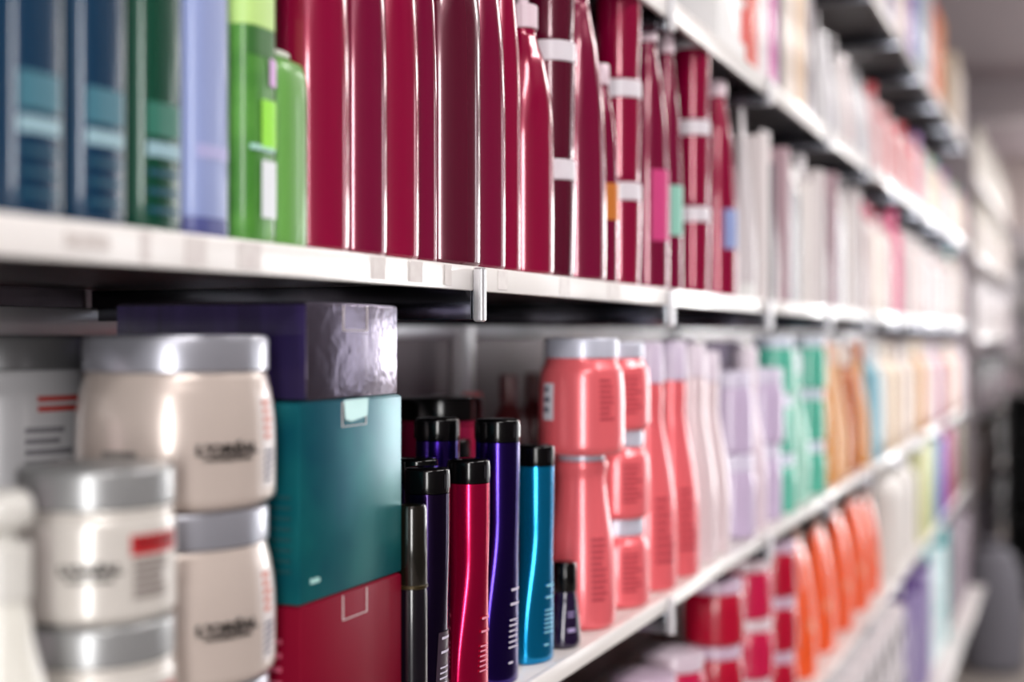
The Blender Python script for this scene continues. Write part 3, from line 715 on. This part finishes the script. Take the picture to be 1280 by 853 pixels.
# shelf C: white cartons, magenta, tan, tubes
def white_box():
    r = carton(.145, .1, .25, plastic('#ecebec', .4, .2), False)
    M = ink('#d8302c')
    bm = bmesh.new()
    add_box(bm, .03, .06, -.0507, -.05, .075, .098, .0); add_box(bm, .045, .07, -.0507, -.05, .02, .065)
    mesh_obj('red_print', bm, M, r, 0)
    return r
xw = ax(822, .45)
inst('white_box', white_box, ax(868, .45), .451, zC, 'large white carton with red print at the near end of the upper shelf', 'box')
for i, (p0, p1, col, lab) in enumerate(((790, 834, '#dedde2', 'white carton left of the large one with red print'),)):
    xa, xb = ax(p0, .402), ax(p1, .402); inst('ub%d' % i, (lambda xa=xa, xb=xb, col=col: carton(xb - xa - .001, .1, .25, plastic(col), False)), (xa + xb) / 2, .452, zC, lab, 'box')
for i, (p0, p1, col, lab, h) in enumerate(((938.5, 949, '#d8452c', 'narrow red orange carton on the upper shelf', .25), (949.5, 962, '#e4dade', 'white carton with a pink edge on the upper shelf', .26), (962.5, 973.5, '#c22c98', 'bright magenta carton on the upper shelf', .27), (974, 981, '#2e2230', 'narrow black carton beside the magenta one', .27), (981.5, 996, '#dccabc', 'cream carton beside the narrow black one', .27), (996.5, 1009, '#d8b48c', 'tan carton beside the cream one', .27), (1009.5, 1018, '#776a76', 'grey violet carton after the tan one', .22))):
    xa, xb = ax(p0, .402), ax(p1, .402); inst('ubx%d' % i, (lambda xa=xa, xb=xb, col=col, h=h: carton(xb - xa - .001, .09, h, plastic(col, .35), False)), (xa + xb) / 2, .448, zC, lab, 'box')
fill(zC, .428, 1019, 1085, [tb('#dcdade', '#f0f0f0', .045, .212), tb('#d0ced6', '#f0f0f0', .045, .205), tb('#e6e2e4', '#f4f0f0', .045, .212), tb('#e6d6d8', '#f4f0f0', .045, .195)], 'white tubes on the upper shelf', 'white squeeze tube on the upper shelf', 'tube', gap=0.05)
fill(zC, .428, 1085, 1140, [pb('#e8b8bc', '#ce2c3c', .2, .025), pb('#ecdcdc', '#e8d4d4', .17, .025), pb('#e87880', '#e8a8a8', .185, .025), pb('#ece0e0', '#f0e8e8', .17, .025), pb('#d8404c', '#d84858', .19, .025)], 'pink and red bottles on the upper shelf', 'pink or red bottle on the upper shelf, out of focus', 'bottle', gap=0.06)
fill(zC, .432, 1140, 1200, [pb('#d8c8d8', '#a878c0', .21, .032), pb('#e8dcd0', '#e8d8c8', .19, .032), pb('#e0d8bc', '#c8d0a8', .19, .032), pb('#e8cfc8', '#58a0a8', .2, .032), pb('#d8b0a8', '#d898b0', .19, .032)], 'pastel bottles far along the upper shelf', 'pastel bottle far along the upper shelf', 'bottle', x_to=5.5, gap=0.1)

# shelf D: top row
fill(zD, .45, 1030, 1095, [bx('#dcd2d4', .09, .08, .24), bx('#e6e2e2', .08, .08, .26)], 'white cartons on the top shelf', 'white carton on the top shelf', 'box', x_from=ax(1000, .45), gap=.01)
for i, (p0, p1, col, lab, h) in enumerate(((1114, 1122, '#7c6890', 'grey violet carton on the top shelf', .3), (1122.5, 1136, '#c0a098', 'pale brown carton on the top shelf', .31), (1136.5, 1148, '#7c58b8', 'purple carton on the top shelf', .31), (1148.5, 1158, '#8fb4c4', 'pale blue carton on the top shelf', .31), (1158.5, 1166, '#dcd2d4', 'white carton before the orange one on the top shelf', .31), (1166.5, 1172, '#e04830', 'red carton beside the orange one on the top shelf', .28), (1172.5, 1181, '#ee9038', 'orange carton on the top shelf', .28))):
    xa, xb = ax(p0, .402), ax(p1, .402); inst('dbx%d' % i, (lambda xa=xa, xb=xb, col=col, h=h: carton(xb - xa - .001, .09, h, plastic(col, .35), False)), (xa + xb) / 2, .448, zD, lab, 'box')
fill(zD, .445, 1182, 1200, [bx('#ecdcc8', .10, .08, .29), bx('#e4d8d4', .1, .08, .27), bx('#dccfc8', .1, .08, .26)], 'cream cartons on the top shelf', 'cream carton on the top shelf past the orange one', 'box', x_to=5.5)

# shelf E: red jars, orange bottles, white, colourful
M_LIDP = '#cfb6cc'
fill(zE, .45, 560, 880, [L(jr('#b8103c', M_LIDP, .04, .098), 'crimson jar with lilac lid in a stack under the coral bottles', 2, .0985), L(jr('#c01848', '#d6c4d2', .04, .098), 'crimson jar with pale lid in a stack below the shelf edge', 2, .0985)], 'crimson jars on the shelf below', 'crimson jar', 'jar', gap=.04)
fill(zE, .447, 884, 986, [L(jr('#b4062e', M_LIDP, .041, .085), 'deep red jar with pale lid, stacked before the orange bottles', 3, .0855), L(jr('#c8184a', '#dcc8d0', .041, .085), 'rose red jar with white lid, stacked before the orange bottles', 3, .0855)], 'deep red jars before the orange bottles', 'red jar', 'jar', gap=.1)
def orange_pouch():
    r = empty('refill_pouch')
    p = smooth([(0, .040, .028), (.004, .044, .032), (.06, .046, .033), (.14, .045, .026), (.2, .042, .014), (.225, .041, .005), (.23, .041, .002)], 4)
    loft('body', p, mat('orange_film', '#f4581c', .32, 0, 0, bump=.6, bscale=30), r, 32, .75)
    patch('pale_label', p, 225, 250, .08, .10, ink('#f0a080'), r, .75)
    loft('spout', disc_prof(.228, .248, .009, .001), plastic('#e8c8bc'), r, 18)
    return r
fill(zE, .445, 990, 1098, [('orange_pouch', orange_pouch, .0465)], 'orange refill pouches', 'bright orange refill pouch on the shelf below', 'pouch', gap=0.11)
fill(zE, .445, 1098, 1136, [pb('#e6e0dc', '#eae6e2', .275, .042)], 'white bottles after the orange pouches', 'large white bottle after the orange pouches', 'bottle', gap=0.12)
for (p0, p1, c, hh, nm) in ((1134, 1150, '#d4d49c', .27, 'pale yellow'), (1150, 1157, '#7cb08c', .26, 'green'), (1157, 1168, '#4a62d0', .26, 'blue violet'), (1168, 1182, '#b02070', .27, 'magenta'), (1182, 1199, '#6c5c38', .26, 'olive brown')):
    fill(zE, .445, p0, p1, [bx(c, .09, .08, hh)], nm + ' cartons near the end of the low shelf', nm + ' carton near the far end of the low shelf', 'box', gap=.02, x_to=min(5.5, ax(p1, .445)))

# shelf F, lowest: rolls, lilac, aqua
def roll():
    r = empty('paper_roll'); bm = bmesh.new(); n = 36
    rings = []
    for (y, rr) in ((-.06, .022), (-.06, .060), (.06, .060), (.06, .022)):
        rings.append([bm.verts.new((rr * math.cos(2 * PI * k / n), y, .060 + rr * math.sin(2 * PI * k / n))) for k in range(n)])
    for a, b in zip(rings, rings[1:] + rings[:1]):
        for k in range(n): bm.faces.new((a[k], a[(k + 1) % n], b[(k + 1) % n], b[k]))
    mesh_obj('paper', bm, plastic('#dcd6da', .6, 0), r)
    bm = bmesh.new(); rings = []
    for (y, rr) in ((-.061, .0185), (-.061, .0225), (.061, .0225), (.061, .0185)):
        rings.append([bm.verts.new((rr * math.cos(2 * PI * k / n), y, .060 + rr * math.sin(2 * PI * k / n))) for k in range(n)])
    for a, b in zip(rings, rings[1:] + rings[:1]):
        for k in range(n): bm.faces.new((a[k], a[(k + 1) % n], b[(k + 1) % n], b[k]))
    mesh_obj('core', bm, mat('roll_core_card', '#3a3438', .6), r)
    return r
xr = ax(1020, .43)
for c in range(7):
    for s in range(3):
        inst('roll', roll, xr + c * .124, .43, zF + s * .1205, '%s white paper roll with dark core, %s stack on the lowest shelf' % (('bottom', 'middle', 'top')[s], ordw(c)), 'roll', 'white rolls on the lowest shelf')
xq = xr + 7 * .124
fill(zF, .44, 0, 0, [pb('#c4bcd0', '#d8d4dc', .33, .045), bx('#9080b0', .08, .1, .31), bx('#5c3c84', .07, .1, .34)], 'lilac and purple items on the lowest shelf', 'lilac or purple item on the lowest shelf', 'bottle', x_from=xq, x_to=ax(1147, .44))
fill(zF, .44, 0, 0, [pb('#d8eaec', '#30b8b8', .34, .05), bx('#dcecf0', .1, .1, .33, [(.4, .47, '#38b8bc')]), bx('#e4eef0', .1, .1, .31), bx('#1ea8ac', .1, .1, .36)], 'aqua and white items on the lowest shelf', 'aqua and white item on the lowest shelf', 'bottle', x_from=ax(1147, .44), x_to=4.7)
fill(zF, .44, 0, 0, [bx('#8c8088', .14, .1, .3), bx('#5a3048', .1, .1, .28), bx('#a090a0', .12, .1, .3)], 'dull items at the end of the lowest shelf', 'dull grey violet box at the end of the lowest shelf', 'box', x_from=4.72, x_to=5.5)

# ================================================================ BEYOND THE SHELVING
YU = .40
M_DK = mat('black_metal', '#0c0b0d', .5, .2)
u2 = empty('shelving_unit'); tag(u2, 'second grey shelving unit further down the aisle', 'shelving')
G1, G2 = 6.15, 8.9
box('back_panel', G1, G2, .74, .76, .0, 2.3, mat('grey_pegboard', '#8f868a', .8), u2)
box('end_panel', G1 - .02, G1 - .001, YU + .02, .76, .0, 2.3, mat('grey_pegboard', '#8f868a', .8), u2, .002)
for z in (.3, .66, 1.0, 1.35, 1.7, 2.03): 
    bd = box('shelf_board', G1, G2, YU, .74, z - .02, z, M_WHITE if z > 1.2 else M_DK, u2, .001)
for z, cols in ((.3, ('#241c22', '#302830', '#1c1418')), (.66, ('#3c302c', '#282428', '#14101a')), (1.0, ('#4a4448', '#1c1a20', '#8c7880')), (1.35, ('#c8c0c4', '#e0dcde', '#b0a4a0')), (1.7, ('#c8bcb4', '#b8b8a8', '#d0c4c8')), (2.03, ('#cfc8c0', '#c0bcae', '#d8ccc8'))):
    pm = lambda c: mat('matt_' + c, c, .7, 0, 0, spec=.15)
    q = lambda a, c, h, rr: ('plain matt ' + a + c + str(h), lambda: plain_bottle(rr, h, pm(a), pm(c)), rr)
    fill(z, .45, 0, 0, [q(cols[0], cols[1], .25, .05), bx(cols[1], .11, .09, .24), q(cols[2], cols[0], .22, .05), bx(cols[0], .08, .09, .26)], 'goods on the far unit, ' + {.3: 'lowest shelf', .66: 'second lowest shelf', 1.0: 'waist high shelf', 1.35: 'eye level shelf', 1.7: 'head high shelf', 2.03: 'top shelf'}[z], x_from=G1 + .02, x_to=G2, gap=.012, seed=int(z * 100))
# dark display with bags at the end of the aisle, grey sack, pale display above
dk = empty('display_stand'); dk.location = (7.6, .10, 0); tag(dk, 'dark display stand at the far end of the aisle, out of focus', 'display stand')
box('frame', -.3, .3, -.3, .25, 0, .08, M_DK, dk, .01); box('back_panel', .26, .3, -.3, .25, .08, 1.05, M_DK, dk, .005)
for z in (.4, .75, 1.03): box('shelf', -.28, .26, -.29, .24, z, z + .02, M_DK, dk, .003)
for s in (-.3, .23): box('side_panel', -.3, .26, s, s + .02, .08, 1.05, M_DK, dk, .003)
def bag(m):
    r = empty('shopping_bag')
    p = smooth([(0, .11, .07), (.01, .12, .08), (.12, .125, .085), (.2, .11, .06), (.23, .09, .03)], 4)
    loft('body', p, m, r, 28, .7)
    bm = bmesh.new(); n = 14
    for s in range(n):
        a = PI * s / n; b = PI * (s + 1) / n
        p0 = Vector((.05 * math.cos(a), 0, .225 + .05 * math.sin(a))); p1 = Vector((.05 * math.cos(b), 0, .225 + .05 * math.sin(b)))
        mid = (p0 + p1) / 2; d = (p1 - p0).length
        mt = Matrix.Translation(mid) @ (p1 - p0).to_track_quat('Z', 'Y').to_matrix().to_4x4()
        bmesh.ops.create_cone(bm, cap_ends=True, segments=8, radius1=.006, radius2=.006, depth=d * 1.1, matrix=mt)
    mesh_obj('handle', bm, m, r)
    return r
for i, (x, y, z, col, lab) in enumerate(((7.43, .0, .77, '#141317', 'black bag on the upper level of the dark display stand'), (7.43, .05, .42, '#5c4a46', 'dull brown bag on the dark display stand'), (7.43, .0, .081, '#1d1014', 'black bag on the lowest level of the dark display stand'))):
    inst('bag%d' % i, (lambda col=col: bag(mat('bag_' + col, col, .7))), x, y, z, lab, 'bag', rz=90)
def sack():
    r = empty('laundry_sack')
    p = smooth([(0, .10, .1), (.02, .125, .12), (.18, .13, .125), (.36, .115, .11), (.46, .085, .08), (.5, .04, .04), (.52, .05, .05)], 5)
    loft('body', p, mat('grey_cloth', '#6c6a72', .8, bump=.6, bscale=12, stretch=(2, 2, .5)), r, 36, .9)
    loft('tie', disc_prof(.495, .507, .045, .002), mat('dark_cord', '#2c2a30', .7), r, 20)
    return r
inst('sack', sack, 5.86, .325, 0, 'tall grey cloth sack standing on the floor by the lowest shelf', 'sack')
# bright shelf display on the far wall
fw = empty('wall_display'); fw.location = (9.9, .6, 0); tag(fw, 'pale wall display of goods at the far end of the shop', 'display')
box('back_panel', .3, .33, -1.2, .6, .5, 2.1, mat('pale_panel', '#d8d4d6', .5), fw)
for z in (.5, .85, 1.2, 1.55, 1.9): box('shelf', 0, .3, -1.2, .6, z, z + .02, M_STRIP, fw, .003)
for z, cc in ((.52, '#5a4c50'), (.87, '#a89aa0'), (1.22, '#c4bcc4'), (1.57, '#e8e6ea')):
    for k in range(9):
        t = [pb(cc, '#d8d4d8', .27, .06), bx(cc, .12, .12, .24)][k % 2]
        inst(t[0] + 'w', t[1], 10.02, -.5 + k * .19, z, 'pale blurred package, %s along the %s shelf of the far wall display' % (ordw(k), {.52: 'lowest', .87: 'second', 1.22: 'third', 1.57: 'upper'}[z]), 'package', 'packages on the wall display')

# overlap report for the builder's own use
for i in range(len(PLACED)):
    for j in range(i):
        a, b = PLACED[i], PLACED[j]
        if abs(a[2] - b[2]) < .05:
            d = math.hypot(a[0] - b[0], a[1] - b[1]) - a[3] - b[3]
            if d < -.001: print('OVERLAP %.4f | %s | %s' % (d, a[4], b[4]))
